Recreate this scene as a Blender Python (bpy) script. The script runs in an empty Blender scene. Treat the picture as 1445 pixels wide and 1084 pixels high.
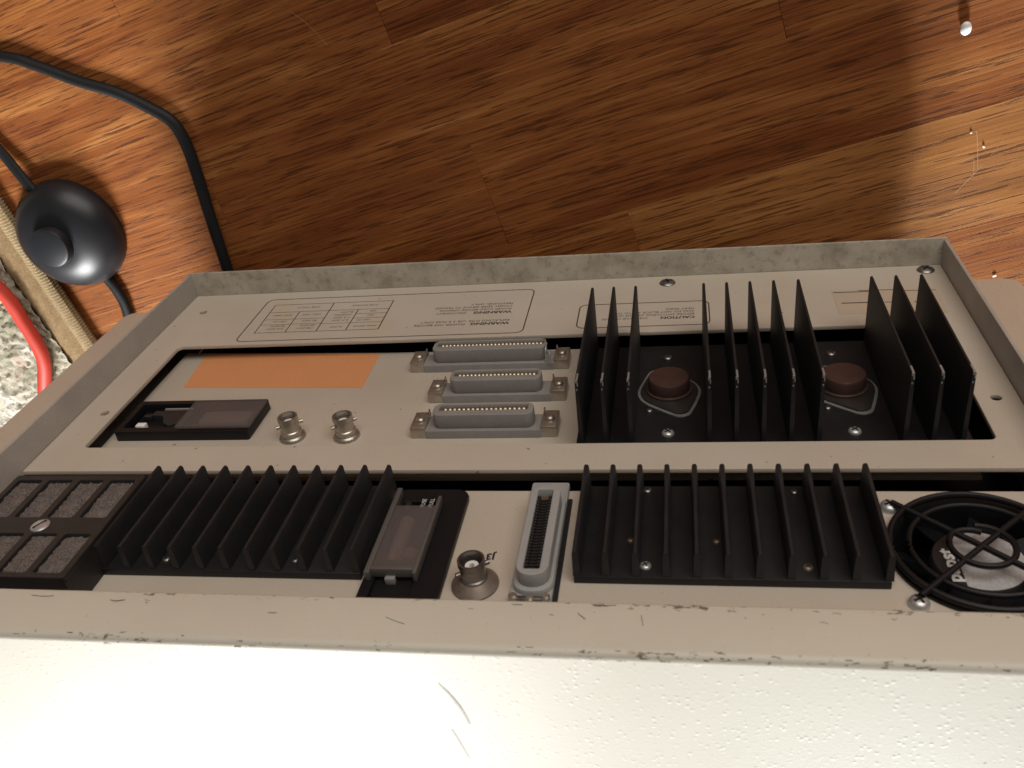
import bpy, bmesh, math, random
from mathutils import Vector, Matrix
random.seed(7)
S = 0.001                                    # everything below is written in millimetres
C = bpy.context.scene.collection
scn = bpy.context.scene
PI = math.pi

# ------------------------------------------------------------------ camera
cam_d = bpy.data.cameras.new('camera'); cam = bpy.data.objects.new('camera', cam_d); C.objects.link(cam)
R = ((0.9819, -0.1155, -0.1501), (-0.0211, -0.8543, 0.5194), (-0.1882, -0.5069, -0.8412))
m = Matrix.Identity(4)
for i in range(3):
    m[i][0] = R[0][i]; m[i][1] = -R[1][i]; m[i][2] = -R[2][i]
m[0][3], m[1][3], m[2][3] = 0.2827, 0.2076, 0.4528
cam.matrix_world = m
cam_d.sensor_width = 36; cam_d.lens = 36 * 1288.76 / 1445
cam_d.clip_start = 0.01; cam_d.clip_end = 50
cam_d.dof.use_dof = True; cam_d.dof.aperture_fstop = 24; cam_d.dof.focus_distance = 0.42
scn.camera = cam

# ------------------------------------------------------------------ light
scn.view_settings.view_transform = 'Standard'; scn.view_settings.look = 'None'
scn.view_settings.exposure = 0; scn.view_settings.gamma = 1
w = bpy.data.worlds.new('World'); scn.world = w; w.use_nodes = True
bg = w.node_tree.nodes['Background']; bg.inputs[0].default_value = (1.0, 0.92, 0.85, 1); bg.inputs[1].default_value = 0.10

def area(name, loc, target, sx, sy, power, col):
    d = bpy.data.lights.new(name, 'AREA'); d.shape = 'RECTANGLE'; d.size = sx; d.size_y = sy
    d.energy = power; d.color = col
    o = bpy.data.objects.new(name, d); C.objects.link(o); o.location = loc
    o.rotation_euler = (Vector(target) - Vector(loc)).to_track_quat('-Z', 'Y').to_euler()
    return o
area('window_light', (0.72, -1.65, 0.40), (0.42, 0.0, 0.0), 0.34, 0.28, 152, (0.84, 0.935, 1.0))
area('window_light', (-0.33, -0.95, 0.70), (0.0, 0.0, 0.15), 0.42, 0.42, 40, (0.98, 0.98, 0.97))
area('room_bounce', (0.75, 1.9, 0.85), (0.2, 0.0, 0.1), 2.0, 1.3, 32, (1.0, 0.945, 0.875))

# ------------------------------------------------------------------ materials
def nodes(name):
    mt = bpy.data.materials.new(name); mt.use_nodes = True
    nt = mt.node_tree; return mt, nt, nt.nodes['Principled BSDF']
def N(nt, t, **kw):
    n = nt.nodes.new(t)
    for k, v in kw.items():
        if k.startswith('i_'): n.inputs[k[2:].replace('_', ' ')].default_value = v
        else: setattr(n, k, v)
    return n
def ramp(nt, fac, stops, interp='LINEAR'):
    r = nt.nodes.new('ShaderNodeValToRGB'); r.color_ramp.interpolation = interp
    e = r.color_ramp.elements
    while len(e) < len(stops): e.new(0.5)
    for k, (p, c) in enumerate(stops):
        e[k].position = p; e[k].color = c if len(c) == 4 else (*c, 1)
    nt.links.new(fac, r.inputs[0]); return r.outputs[0]
def math_n(nt, op, a, b=None, clamp=False):
    n = nt.nodes.new('ShaderNodeMath'); n.operation = op; n.use_clamp = clamp
    for k, v in enumerate((a, b)):
        if v is None: continue
        if isinstance(v, (int, float)): n.inputs[k].default_value = v
        else: nt.links.new(v, n.inputs[k])
    return n.outputs[0]
def mixc(nt, fac, a, b):
    n = nt.nodes.new('ShaderNodeMix'); n.data_type = 'RGBA'
    for k, v in ((0, fac), (6, a), (7, b)):
        if isinstance(v, (int, float)): n.inputs[k].default_value = v
        elif isinstance(v, tuple): n.inputs[k].default_value = v if len(v) == 4 else (*v, 1)
        else: nt.links.new(v, n.inputs[k])
    return n.outputs[2]
def coords(nt, scale=(1, 1, 1), rot=(0, 0, 0)):
    tc = nt.nodes.new('ShaderNodeTexCoord'); mp = nt.nodes.new('ShaderNodeMapping')
    mp.inputs['Scale'].default_value = scale; mp.inputs['Rotation'].default_value = rot
    nt.links.new(tc.outputs['Object'], mp.inputs[0]); return mp.outputs[0]
def noise(nt, vec, scale, detail=4, rough=0.55):
    n = N(nt, 'ShaderNodeTexNoise'); n.inputs['Scale'].default_value = scale
    n.inputs['Detail'].default_value = detail; n.inputs['Roughness'].default_value = rough
    nt.links.new(vec, n.inputs['Vector']); return n.outputs[0]
def bump(nt, p, h, strength, dist=0.0004):
    b = nt.nodes.new('ShaderNodeBump'); b.inputs['Strength'].default_value = strength; b.inputs['Distance'].default_value = dist
    nt.links.new(h, b.inputs['Height']); nt.links.new(b.outputs[0], p.inputs['Normal'])

def simple(name, col, rough=0.5, metal=0.0, var=0.15, vscale=60, fine=0.06, fscale=1500, bmp=0.15, spec=0.5):
    mt, nt, p = nodes(name); v = coords(nt)
    a = noise(nt, v, vscale, 5); b = noise(nt, v, fscale, 2)
    f = math_n(nt, 'ADD', math_n(nt, 'MULTIPLY', math_n(nt, 'SUBTRACT', a, 0.5), 2.2 * var),
               math_n(nt, 'MULTIPLY', math_n(nt, 'SUBTRACT', b, 0.5), 2.2 * fine))
    f = math_n(nt, 'ADD', f, 1.0)
    mx = nt.nodes.new('ShaderNodeVectorMath'); mx.operation = 'SCALE'
    mx.inputs[0].default_value = col; nt.links.new(f, mx.inputs['Scale'])
    nt.links.new(mx.outputs[0], p.inputs['Base Color'])
    p.inputs['Roughness'].default_value = rough; p.inputs['Metallic'].default_value = metal
    p.inputs['Specular IOR Level'].default_value = spec
    if bmp: bump(nt, p, b, bmp, 0.0002)
    return mt

M = {}
M['panel'] = simple('beige_panel_paint', (0.51, 0.44, 0.36), 0.55, var=0.06, vscale=18, fine=0.10, fscale=1100, bmp=0.3)
M['rail'] = simple('beige_rail_paint', (0.47, 0.38, 0.295), 0.6, var=0.08, vscale=25, fine=0.12, fscale=1200, bmp=0.3)
M['black'] = simple('black_anodised', (0.011, 0.0108, 0.0118), 0.5, var=0.4, vscale=120, fine=0.25, bmp=0.25, spec=0.3)
M['blackfin'] = simple('black_fin_anodised', (0.015, 0.0147, 0.0155), 0.55, var=0.5, vscale=90, fine=0.3, bmp=0.3, spec=0.35)
M['plastic_black'] = simple('black_plastic', (0.007, 0.007, 0.008), 0.45, var=0.3, vscale=150, bmp=0.2, spec=0.3)
M['plastic_dark'] = simple('dark_bezel_plastic', (0.016, 0.0145, 0.0145), 0.5, var=0.25, vscale=150, bmp=0.2)
M['cavity'] = simple('cavity_shade_black', (0.006, 0.006, 0.006), 0.8, bmp=0)  # black colour stands in for shade in gaps, holes and recesses
M['gray'] = simple('grey_connector_plastic', (0.235, 0.222, 0.208), 0.5, var=0.12, vscale=200, fine=0.1, bmp=0.2)
M['gray_light'] = simple('light_grey_connector_plastic', (0.31, 0.305, 0.295), 0.5, var=0.1, vscale=150, fine=0.1, bmp=0.2)
M['nickel'] = simple('dull_nickel', (0.46, 0.42, 0.36), 0.38, 0.85, var=0.3, vscale=300, fine=0.15, bmp=0.2)
M['chrome'] = simple('screw_steel', (0.50, 0.50, 0.49), 0.34, 0.6, var=0.2, vscale=400, bmp=0.05)
M['darksteel'] = simple('dark_screw_steel', (0.24, 0.22, 0.21), 0.35, 0.9, var=0.3, vscale=400, bmp=0.1)
M['brass'] = simple('brass_screw', (0.26, 0.19, 0.14), 0.45, 0.6, var=0.3, vscale=400, bmp=0.1)
M['bare'] = simple('bare_aluminium_chip', (0.40, 0.40, 0.40), 0.4, 0.6, bmp=0)
M['bronze'] = simple('tarnished_washer', (0.20, 0.155, 0.125), 0.5, 0.4, var=0.6, vscale=160, fine=0.15, bmp=0.2)
M['ptfe'] = simple('white_insulator', (0.72, 0.69, 0.66), 0.5, var=0.05, bmp=0)
M['gold'] = simple('gold_contact', (0.95, 0.83, 0.60), 0.3, 0.25, bmp=0)
M['copperdark'] = simple('brown_slot_liner', (0.10, 0.062, 0.036), 0.5, var=0.3, vscale=300)
M['orange'] = simple('orange_foil_sticker', (0.62, 0.27, 0.115), 0.5, var=0.07, vscale=60, fine=0.14, fscale=900, bmp=0.3)
M['ink'] = simple('brown_black_ink', (0.055, 0.034, 0.026), 0.7, bmp=0)
M['ink_thin'] = simple('thin_grey_ink', (0.10, 0.075, 0.055), 0.7, bmp=0)
M['ink_white'] = simple('white_ink', (0.62, 0.60, 0.58), 0.6, bmp=0)
M['ink_black'] = simple('black_ink', (0.01, 0.009, 0.009), 0.6, bmp=0)
M['label'] = simple('paper_label', (0.46, 0.37, 0.28), 0.45, var=0.05, bmp=0.1)
M['foam'] = simple('dusty_foam', (0.115, 0.095, 0.085), 0.95, var=0.5, vscale=240, fine=1.1, fscale=1300, bmp=1.0)
M['cap'] = simple('copper_brown_cap', (0.075, 0.040, 0.032), 0.42, 0.3, var=0.3, vscale=250, fine=0.15)
M['flange'] = simple('dull_dark_flange', (0.035, 0.031, 0.028), 0.34, 0.3, var=0.4, vscale=200, bmp=0.1)
M['mica'] = simple('mica_edge', (0.17, 0.165, 0.155), 0.35, var=0.4, vscale=300)
M['hub_label'] = simple('brushed_hub_label', (0.42, 0.41, 0.40), 0.5, 0.1, var=0.25, vscale=130, fine=0.35, fscale=1500, bmp=0.2)
M['cord'] = simple('black_rubber_cord', (0.010, 0.010, 0.011), 0.55, bmp=0.1, spec=0.25)
M['switch'] = simple('black_gloss_plastic', (0.014, 0.015, 0.018), 0.38, var=0.15, fine=0.1, bmp=0.06, spec=0.42)
M['red'] = simple('red_cable_rubber', (0.50, 0.040, 0.022), 0.55, var=0.08, vscale=120, fine=0.08, bmp=0.15)
M['bead'] = simple('white_bead', (0.80, 0.78, 0.74), 0.3, bmp=0)
M['crumb'] = simple('pale_crumb', (0.80, 0.75, 0.66), 0.5, bmp=0)
M['feet'] = simple('grey_foot_rubber', (0.10, 0.10, 0.10), 0.8)

mt, nt, p = nodes('panel_paint_aged'); v = coords(nt)
base = ramp(nt, noise(nt, v, 16, 4), [(0.3, (0.475, 0.405, 0.325)), (0.7, (0.535, 0.465, 0.385))])
base = mixc(nt, ramp(nt, noise(nt, coords(nt, (1, 1, 0.5)), 26, 3), [(0.58, (0,) * 3), (0.78, (0.5,) * 3)]), base, (0.50, 0.39, 0.25))
fn = noise(nt, v, 1000, 2, 0.6)
base = mixc(nt, math_n(nt, 'MULTIPLY', fn, 0.34), base, (0.33, 0.285, 0.23))
sp = ramp(nt, noise(nt, v, 330, 2, 0.4), [(0.735, (0,) * 3), (0.77, (0.7,) * 3)])
base = mixc(nt, sp, base, (0.10, 0.075, 0.05))
nt.links.new(base, p.inputs['Base Color']); p.inputs['Roughness'].default_value = 0.55
bump(nt, p, fn, 0.35, 0.0002); M['panel'] = mt
# frame paint: grey-beige inner lip with mottled grime
mt, nt, p = nodes('frame_paint_grimy'); v = coords(nt)
a = noise(nt, v, 55, 7, 0.62); b = noise(nt, v, 260, 5, 0.6); c = noise(nt, v, 1500, 2)
col = ramp(nt, a, [(0.28, (0.22, 0.19, 0.14)), (0.5, (0.385, 0.342, 0.272)), (0.72, (0.45, 0.405, 0.33))])
col = mixc(nt, ramp(nt, b, [(0.30, (0.55,) * 3), (0.46, (0.0,) * 3)]), col, (0.13, 0.11, 0.075))
nt.links.new(col, p.inputs['Base Color']); p.inputs['Roughness'].default_value = 0.6
bump(nt, p, c, 0.3, 0.0002); M['frame'] = mt
mt, nt, p = nodes('frame_paint_side'); v = coords(nt)
a = noise(nt, v, 40, 5); c = noise(nt, v, 1100, 3, 0.7)
col = ramp(nt, math_n(nt, 'ADD', math_n(nt, 'MULTIPLY', a, 0.5), math_n(nt, 'MULTIPLY', c, 0.5)), [(0.32, (0.305, 0.272, 0.238)), (0.7, (0.45, 0.408, 0.362))])
nt.links.new(col, p.inputs['Base Color']); p.inputs['Roughness'].default_value = 0.55
bump(nt, p, c, 0.5, 0.0002); M['frame_side'] = mt

# top cover: cream paint with pebbled grain, rubbed and dirty along its folded edge
mt, nt, p = nodes('cover_paint_worn'); v = coords(nt)
base = ramp(nt, noise(nt, v, 14, 4), [(0.3, (0.56, 0.52, 0.435)), (0.7, (0.605, 0.57, 0.48))])
sep = N(nt, 'ShaderNodeSeparateXYZ'); tc = N(nt, 'ShaderNodeTexCoord'); nt.links.new(tc.outputs['Object'], sep.inputs[0])
def near_z(z0, wd):
    return math_n(nt, 'SUBTRACT', 1.0, math_n(nt, 'DIVIDE', math_n(nt, 'ABSOLUTE', math_n(nt, 'SUBTRACT', sep.outputs[2], z0 * S)), wd * S), True)
st = coords(nt, (0.45, 1, 1.3))
n1 = noise(nt, st, 640, 4, 0.65); big = noise(nt, coords(nt, (1, 0.2, 0.2)), 30, 3)
bigm = ramp(nt, big, [(0.42, (0.0,) * 3), (0.62, (1,) * 3)])
ny = math_n(nt, 'SUBTRACT', 1.0, math_n(nt, 'DIVIDE', math_n(nt, 'ABSOLUTE', math_n(nt, 'SUBTRACT', sep.outputs[1], 13.0 * S)), 3.6 * S), True)
e1 = math_n(nt, 'MULTIPLY', math_n(nt, 'MULTIPLY', near_z(275.8, 2.4), ny), math_n(nt, 'ADD', math_n(nt, 'MULTIPLY', bigm, 0.20), 0.06))
e2 = math_n(nt, 'MULTIPLY', near_z(258.0, 2.6), math_n(nt, 'ADD', math_n(nt, 'MULTIPLY', bigm, 0.16), 0.05))
th = math_n(nt, 'ADD', n1, math_n(nt, 'ADD', e1, e2))
dirt = ramp(nt, th, [(0.70, (0,) * 3), (0.74, (0.85,) * 3)])
col = mixc(nt, dirt, base, (0.115, 0.085, 0.055))
rust = ramp(nt, math_n(nt, 'ADD', noise(nt, st, 110, 3), math_n(nt, 'MULTIPLY', e1, 0.8)), [(0.76, (0,) * 3), (0.84, (0.6,) * 3)])
col = mixc(nt, rust, col, (0.33, 0.20, 0.105))
nt.links.new(col, p.inputs['Base Color']); p.inputs['Roughness'].default_value = 0.5
vo = N(nt, 'ShaderNodeTexVoronoi'); vo.inputs['Scale'].default_value = 420; nt.links.new(v, vo.inputs['Vector'])
peb = ramp(nt, vo.outputs['Distance'], [(0.08, (1,) * 3), (0.34, (0,) * 3)])
h = math_n(nt, 'ADD', math_n(nt, 'MULTIPLY', peb, ramp(nt, noise(nt, v, 110, 2), [(0.34, (0.15,) * 3), (0.6, (1,) * 3)])), math_n(nt, 'MULTIPLY', noise(nt, v, 900, 2), 0.35))
bump(nt, p, h, 0.16, 0.00025); M['cover'] = mt

# smoked sliding window
mt, nt, p = nodes('smoked_window')
p.inputs['Base Color'].default_value = (0.29, 0.25, 0.24, 1); p.inputs['Roughness'].default_value = 0.25
tr = N(nt, 'ShaderNodeBsdfTransparent'); tr.inputs[0].default_value = (0.80, 0.75, 0.73, 1)
mx = N(nt, 'ShaderNodeMixShader'); mx.inputs[0].default_value = 0.24
nt.links.new(tr.outputs[0], mx.inputs[1]); nt.links.new(p.outputs[0], mx.inputs[2])
nt.links.new(mx.outputs[0], nt.nodes['Material Output'].inputs[0]); M['smoke'] = mt
M['rail_clear'] = simple('smoked_rail', (0.10, 0.09, 0.082), 0.3, var=0.15, bmp=0.05)

# stained oak
def wood(name):
    mt, nt, p = nodes(name)
    oi = N(nt, 'ShaderNodeObjectInfo'); tc = N(nt, 'ShaderNodeTexCoord')
    off = N(nt, 'ShaderNodeVectorMath', operation='SCALE'); off.inputs[0].default_value = (3.1, 7.7, 5.3)
    nt.links.new(oi.outputs['Random'], off.inputs['Scale'])
    add = N(nt, 'ShaderNodeVectorMath', operation='ADD'); nt.links.new(tc.outputs['Object'], add.inputs[0]); nt.links.new(off.outputs[0], add.inputs[1])
    def mp(s):
        q = N(nt, 'ShaderNodeMapping'); q.inputs['Scale'].default_value = s; nt.links.new(add.outputs[0], q.inputs[0]); return q.outputs[0]
    warp = noise(nt, mp((5, 18, 5)), 1.0, 3)
    wv = N(nt, 'ShaderNodeVectorMath', operation='ADD'); nt.links.new(mp((1.4, 26, 8)), wv.inputs[0])
    ws = N(nt, 'ShaderNodeVectorMath', operation='SCALE'); ws.inputs[0].default_value = (0, 1.6, 0); nt.links.new(warp, ws.inputs['Scale']); nt.links.new(ws.outputs[0], wv.inputs[1])
    broad = noise(nt, wv.outputs[0], 3.2, 3, 0.5)
    fine = noise(nt, mp((8, 800, 60)), 1.0, 5, 0.7)
    pore = noise(nt, mp((34, 760, 100)), 1.0, 4, 0.6)
    blotch = noise(nt, mp((14, 22, 10)), 1.0, 3, 0.5)
    g = math_n(nt, 'ADD', math_n(nt, 'MULTIPLY', broad, 0.48), math_n(nt, 'MULTIPLY', fine, 0.52))
    g = math_n(nt, 'ADD', g, math_n(nt, 'MULTIPLY', math_n(nt, 'SUBTRACT', oi.outputs['Random'], 0.5), 0.03))
    g = math_n(nt, 'ADD', g, math_n(nt, 'MULTIPLY', math_n(nt, 'SUBTRACT', blotch, 0.5), 0.12))
    col = ramp(nt, g, [(0.28, (0.085, 0.0215, 0.0065)), (0.42, (0.185, 0.0535, 0.0155)), (0.54, (0.278, 0.0955, 0.027)), (0.68, (0.44, 0.190, 0.058))])
    pm = ramp(nt, pore, [(0.40, (0.72,) * 3), (0.46, (0,) * 3)])
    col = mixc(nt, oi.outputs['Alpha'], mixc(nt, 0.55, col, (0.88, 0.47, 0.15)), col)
    col = mixc(nt, pm, col, (0.062, 0.019, 0.007))
    nt.links.new(col, p.inputs['Base Color'])
    rr = ramp(nt, noise(nt, mp((30, 60, 30)), 1.0, 3), [(0.3, (0.36,) * 3), (0.7, (0.50,) * 3)])
    nt.links.new(rr, p.inputs['Roughness']); p.inputs['Specular IOR Level'].default_value = 0.14
    hh = math_n(nt, 'SUBTRACT', fine, math_n(nt, 'MULTIPLY', pm, 0.8))
    bump(nt, p, hh, 0.35, 0.00025)
    return mt
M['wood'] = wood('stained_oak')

# rug
mt, nt, p = nodes('rug_pile_wool'); v = coords(nt)
wrp = noise(nt, v, 45, 3)
big = noise(nt, v, 38, 3); vor = N(nt, 'ShaderNodeTexVoronoi', feature='DISTANCE_TO_EDGE'); vor.inputs['Scale'].default_value = 48
dv = N(nt, 'ShaderNodeVectorMath', operation='ADD'); nn = N(nt, 'ShaderNodeTexNoise'); nn.inputs['Scale'].default_value = 90
nt.links.new(v, nn.inputs['Vector']); sc_ = N(nt, 'ShaderNodeVectorMath', operation='SCALE'); sc_.inputs['Scale'].default_value = 0.016
nt.links.new(nn.outputs[1], sc_.inputs[0]); nt.links.new(v, dv.inputs[0]); nt.links.new(sc_.outputs[0], dv.inputs[1]); nt.links.new(dv.outputs[0], vor.inputs['Vector'])
col = ramp(nt, big, [(0.36, (0.30, 0.28, 0.205)), (0.5, (0.47, 0.43, 0.345)), (0.62, (0.60, 0.565, 0.49))])
col = mixc(nt, ramp(nt, noise(nt, v, 60, 2), [(0.60, (0,) * 3), (0.66, (0.6,) * 3)]), col, (0.42, 0.23, 0.19))
col = mixc(nt, ramp(nt, vor.outputs['Distance'], [(0.02, (0.6,) * 3), (0.07, (0,) * 3)]), col, (0.16, 0.15, 0.10))
col = mixc(nt, math_n(nt, 'MULTIPLY', noise(nt, v, 900, 3), 0.35), col, (0.2, 0.18, 0.13))
nt.links.new(col, p.inputs['Base Color']); p.inputs['Roughness'].default_value = 1.0; p.inputs['Specular IOR Level'].default_value = 0.1
bump(nt, p, noise(nt, v, 700, 4), 0.9, 0.0008); M['pile'] = mt
M['binding'] = simple('rug_binding_yarn', (0.40, 0.30, 0.175), 0.95, var=0.2, vscale=150, fine=0.3, fscale=900, bmp=0.8, spec=0.1)
M['border'] = simple('rug_border_wool', (0.235, 0.16, 0.085), 0.95, var=0.3, vscale=140, fine=0.45, fscale=800, bmp=0.9, spec=0.1)

# ------------------------------------------------------------------ mesh helpers (mm)
class MB:
    def __init__(s): s.bm = bmesh.new(); s.mi = 0
    def _fin(s, faces):
        for f in faces: f.material_index = s.mi
    def box(s, x0, x1, y0, y1, z0, z1, bev=0.0, seg=2):
        t = bmesh.new(); bmesh.ops.create_cube(t, size=1)
        for v in t.verts:
            v.co = Vector(((x0 + x1) / 2 + v.co.x * (x1 - x0), (y0 + y1) / 2 + v.co.y * (y1 - y0), (z0 + z1) / 2 + v.co.z * (z1 - z0)))
        if bev: bmesh.ops.bevel(t, geom=t.edges[:], offset=bev, segments=seg, affect='EDGES', profile=0.5)
        return s.merge(t)
    def merge(s, t, mat=None):
        if mat is not None: t.transform(mat)
        mp = {}
        for v in t.verts: mp[v] = s.bm.verts.new(v.co)
        for f in t.faces:
            try:
                g = s.bm.faces.new([mp[v] for v in f.verts]); g.material_index = s.mi
            except ValueError: pass
        t.free(); return s
    def lathe(s, prof, c=(0, 0, 0), axis='Y', n=32, a0=0, a1=2 * PI):
        # prof: (radius, height along axis), c in mm
        t = bmesh.new(); rings = []
        full = abs(a1 - a0 - 2 * PI) < 1e-6; k = n if full else n + 1
        for r, h in prof:
            ring = []
            if r < 1e-6: ring = [t.verts.new(s._ax(0, 0, h, axis, c))] * k
            else:
                for i in range(k):
                    a = a0 + (a1 - a0) * i / n
                    ring.append(t.verts.new(s._ax(r * math.cos(a), r * math.sin(a), h, axis, c)))
            rings.append(ring)
        for A, B in zip(rings, rings[1:]):
            for i in range(n):
                j = (i + 1) % k
                q = []
                for v in (A[i], A[j], B[j], B[i]):
                    if v not in q: q.append(v)
                if len(q) > 2:
                    try: t.faces.new(q)
                    except ValueError: pass
        bmesh.ops.recalc_face_normals(t, faces=t.faces[:])
        return s.merge(t)
    @staticmethod
    def _ax(u, v, h, axis, c):
        if axis == 'Y': return Vector((c[0] + u, c[1] + h, c[2] + v))
        if axis == 'Z': return Vector((c[0] + u, c[1] + v, c[2] + h))
        return Vector((c[0] + h, c[1] + u, c[2] + v))
    def prism(s, pts, y0, y1, bev=0, taper=None, seg=2):
        # polygon in x,z extruded along y
        t = bmesh.new()
        cx = sum(q[0] for q in pts) / len(pts); cz = sum(q[1] for q in pts) / len(pts)
        k = taper or 1.0
        A = [t.verts.new((x, y0, z)) for x, z in pts]
        B = [t.verts.new((cx + (x - cx) * k, y1, cz + (z - cz) * k)) for x, z in pts]
        n = len(pts)
        t.faces.new(A); fb = t.faces.new(B)
        for i in range(n): t.faces.new((A[i], A[(i + 1) % n], B[(i + 1) % n], B[i]))
        bmesh.ops.recalc_face_normals(t, faces=t.faces[:])
        if bev: bmesh.ops.bevel(t, geom=list(fb.edges), offset=bev, segments=seg, affect='EDGES', profile=0.5)
        return s.merge(t)
    def tube(s, pts, r, n=10, closed=False, flat=None, twist=None, cap=True):
        t = bmesh.new(); P = [Vector(q) for q in pts]; L = len(P); rings = []
        up = Vector((0, 0, 1)); prev = None
        for i, q in enumerate(P):
            d = (P[(i + 1) % L] - P[i - 1]) if closed else (P[min(i + 1, L - 1)] - P[max(i - 1, 0)])
            d.normalize()
            side = d.cross(up)
            if side.length < 0.05: side = d.cross(Vector((0, 1, 0)))
            side.normalize(); nn = side.cross(d).normalized()
            if twist is not None:
                a = twist[i]; side, nn = side * math.cos(a) + nn * math.sin(a), nn * math.cos(a) - side * math.sin(a)
            rr = r[i] if isinstance(r, (list, tuple)) else r
            ra, rb = (rr, rr) if flat is None else (rr, rr * flat)
            rings.append([t.verts.new(q + side * ra * math.cos(2 * PI * k / n) + nn * rb * math.sin(2 * PI * k / n)) for k in range(n)])
        rg = list(zip(rings, rings[1:])) + ([(rings[-1], rings[0])] if closed else [])
        for A, B in rg:
            for k in range(n): t.faces.new((A[k], A[(k + 1) % n], B[(k + 1) % n], B[k]))
        if cap and not closed: t.faces.new(rings[0][::-1]); t.faces.new(rings[-1])
        bmesh.ops.recalc_face_normals(t, faces=t.faces[:])
        return s.merge(t)
    def mesh(s, name, mats, angle=38):
        me = bpy.data.meshes.new(name)
        for v in s.bm.verts: v.co *= S
        s.bm.normal_update(); s.bm.to_mesh(me); s.bm.free()
        for q in (mats if isinstance(mats, (list, tuple)) else [mats]): me.materials.append(M[q])
        me.polygons.foreach_set('use_smooth', [True] * len(me.polygons))
        me.set_sharp_from_angle(angle=math.radians(angle))
        return me
def obj(name, src, mats=None, parent=None, loc=(0, 0, 0)):
    me = src.mesh(name, mats) if isinstance(src, MB) else src
    o = bpy.data.objects.new(name, me); C.objects.link(o)
    o.location = Vector(loc) * S
    if parent: o.parent = parent
    return o
def root(name, label, cat, loc=(0, 0, 0), group=None):
    o = bpy.data.objects.new(name, None); C.objects.link(o); o.location = Vector(loc) * S
    o.empty_display_size = 0.02
    o['label'] = label; o['category'] = cat
    if group: o['group'] = group
    return o
def tag(o, label, cat, group=None):
    o['label'] = label; o['category'] = cat
    if group: o['group'] = group
    return o
def rrect(x0, x1, z0, z1, r, n=5):
    if not isinstance(r, (tuple, list)): r = (r,) * 4
    out = []
    for (cx, cz, a, q) in ((x1 - r[0], z1 - r[0], 0, r[0]), (x0 + r[1], z1 - r[1], PI / 2, r[1]), (x0 + r[2], z0 + r[2], PI, r[2]), (x1 - r[3], z0 + r[3], 1.5 * PI, r[3])):
        if q < 1e-6: out.append((cx, cz)); continue
        for i in range(n + 1):
            b = a + PI / 2 * i / n; out.append((cx + q * math.cos(b), cz + q * math.sin(b)))
    return out
def circ(cx, cz, r, n=20, sx=1): return [(cx + sx * r * math.cos(2 * PI * i / n), cz + r * math.sin(2 * PI * i / n)) for i in range(n)]
def plate(name, loops, y0, y1, mat, bev=0.0):
    # flat sheet in the x-z plane with holes (loops in mm), front face at y1
    cu = bpy.data.curves.new(name, 'CURVE'); cu.dimensions = '2D'; cu.fill_mode = 'BOTH'
    cu.extrude = ((y1 - y0) / 2 - bev) * S; cu.bevel_depth = bev * S; cu.bevel_resolution = 1; cu.offset = -bev * S
    for lp in loops:
        sp = cu.splines.new('POLY'); sp.points.add(len(lp) - 1); sp.use_cyclic_u = True
        for k, (x, z) in enumerate(lp): sp.points[k].co = (x * S, z * S, 0, 1)
    return _cv(cu, name, mat, Matrix(((1, 0, 0, 0), (0, 0, -1, (y0 + y1) / 2 * S), (0, 1, 0, 0), (0, 0, 0, 1))))
def _cv(cu, name, mat, mx):
    o = bpy.data.objects.new('tmp', cu); C.objects.link(o)
    bpy.context.view_layer.update()
    me = bpy.data.meshes.new_from_object(o.evaluated_get(bpy.context.evaluated_depsgraph_get()))
    bpy.data.objects.remove(o); bpy.data.curves.remove(cu)
    me.transform(mx); me.name = name; me.materials.clear(); me.materials.append(M[mat])
    me.polygons.foreach_set('use_smooth', [True] * len(me.polygons)); me.set_sharp_from_angle(angle=math.radians(38))
    return me
def text_mesh(lines, mat, y, xdir=(-1, 0, 0), ydir=(0, 0, 1)):
    # lines: (string, x, z, size_mm, width_scale, bold, align) laid on the sheet at depth y, reading along -x
    out = bmesh.new()
    for (s, x, z, size, wx, bold, al) in lines:
        cu = bpy.data.curves.new('t', 'FONT'); cu.body = s; cu.size = size * S; cu.align_x = al
        cu.offset = (0.035 * size * S) if bold else 0.0; cu.resolution_u = 2
        X, Y = Vector(xdir), Vector(ydir); Z = X.cross(Y)
        mx = Matrix(((X.x * wx, Y.x, Z.x, x * S), (X.y * wx, Y.y, Z.y, y * S), (X.z * wx, Y.z, Z.z, z * S), (0, 0, 0, 1)))
        me = _cv(cu, 't', mat, mx); out.from_mesh(me); bpy.data.meshes.remove(me)
    me = bpy.data.meshes.new('lettering'); out.to_mesh(me); out.free(); me.materials.append(M[mat]); return me
def line_mb(mb, x0, z0, x1, z1, wd, y):
    d = Vector((x1 - x0, z1 - z0)).normalized(); nx, nz = -d.y * wd / 2, d.x * wd / 2
    mb.prism([(x0 + nx, z0 + nz), (x1 + nx, z1 + nz), (x1 - nx, z1 - nz), (x0 - nx, z0 - nz)], y, y + 0.05)
def ring_mesh(name, outer, wd, y, mat, x0, x1, z0, z1, r):
    return plate(name, [rrect(x0, x1, z0, z1, r), rrect(x0 + wd, x1 - wd, z0 + wd, z1 - wd, max(r - wd, 0.1))], y, y + 0.06, mat)
_scr = {}
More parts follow.
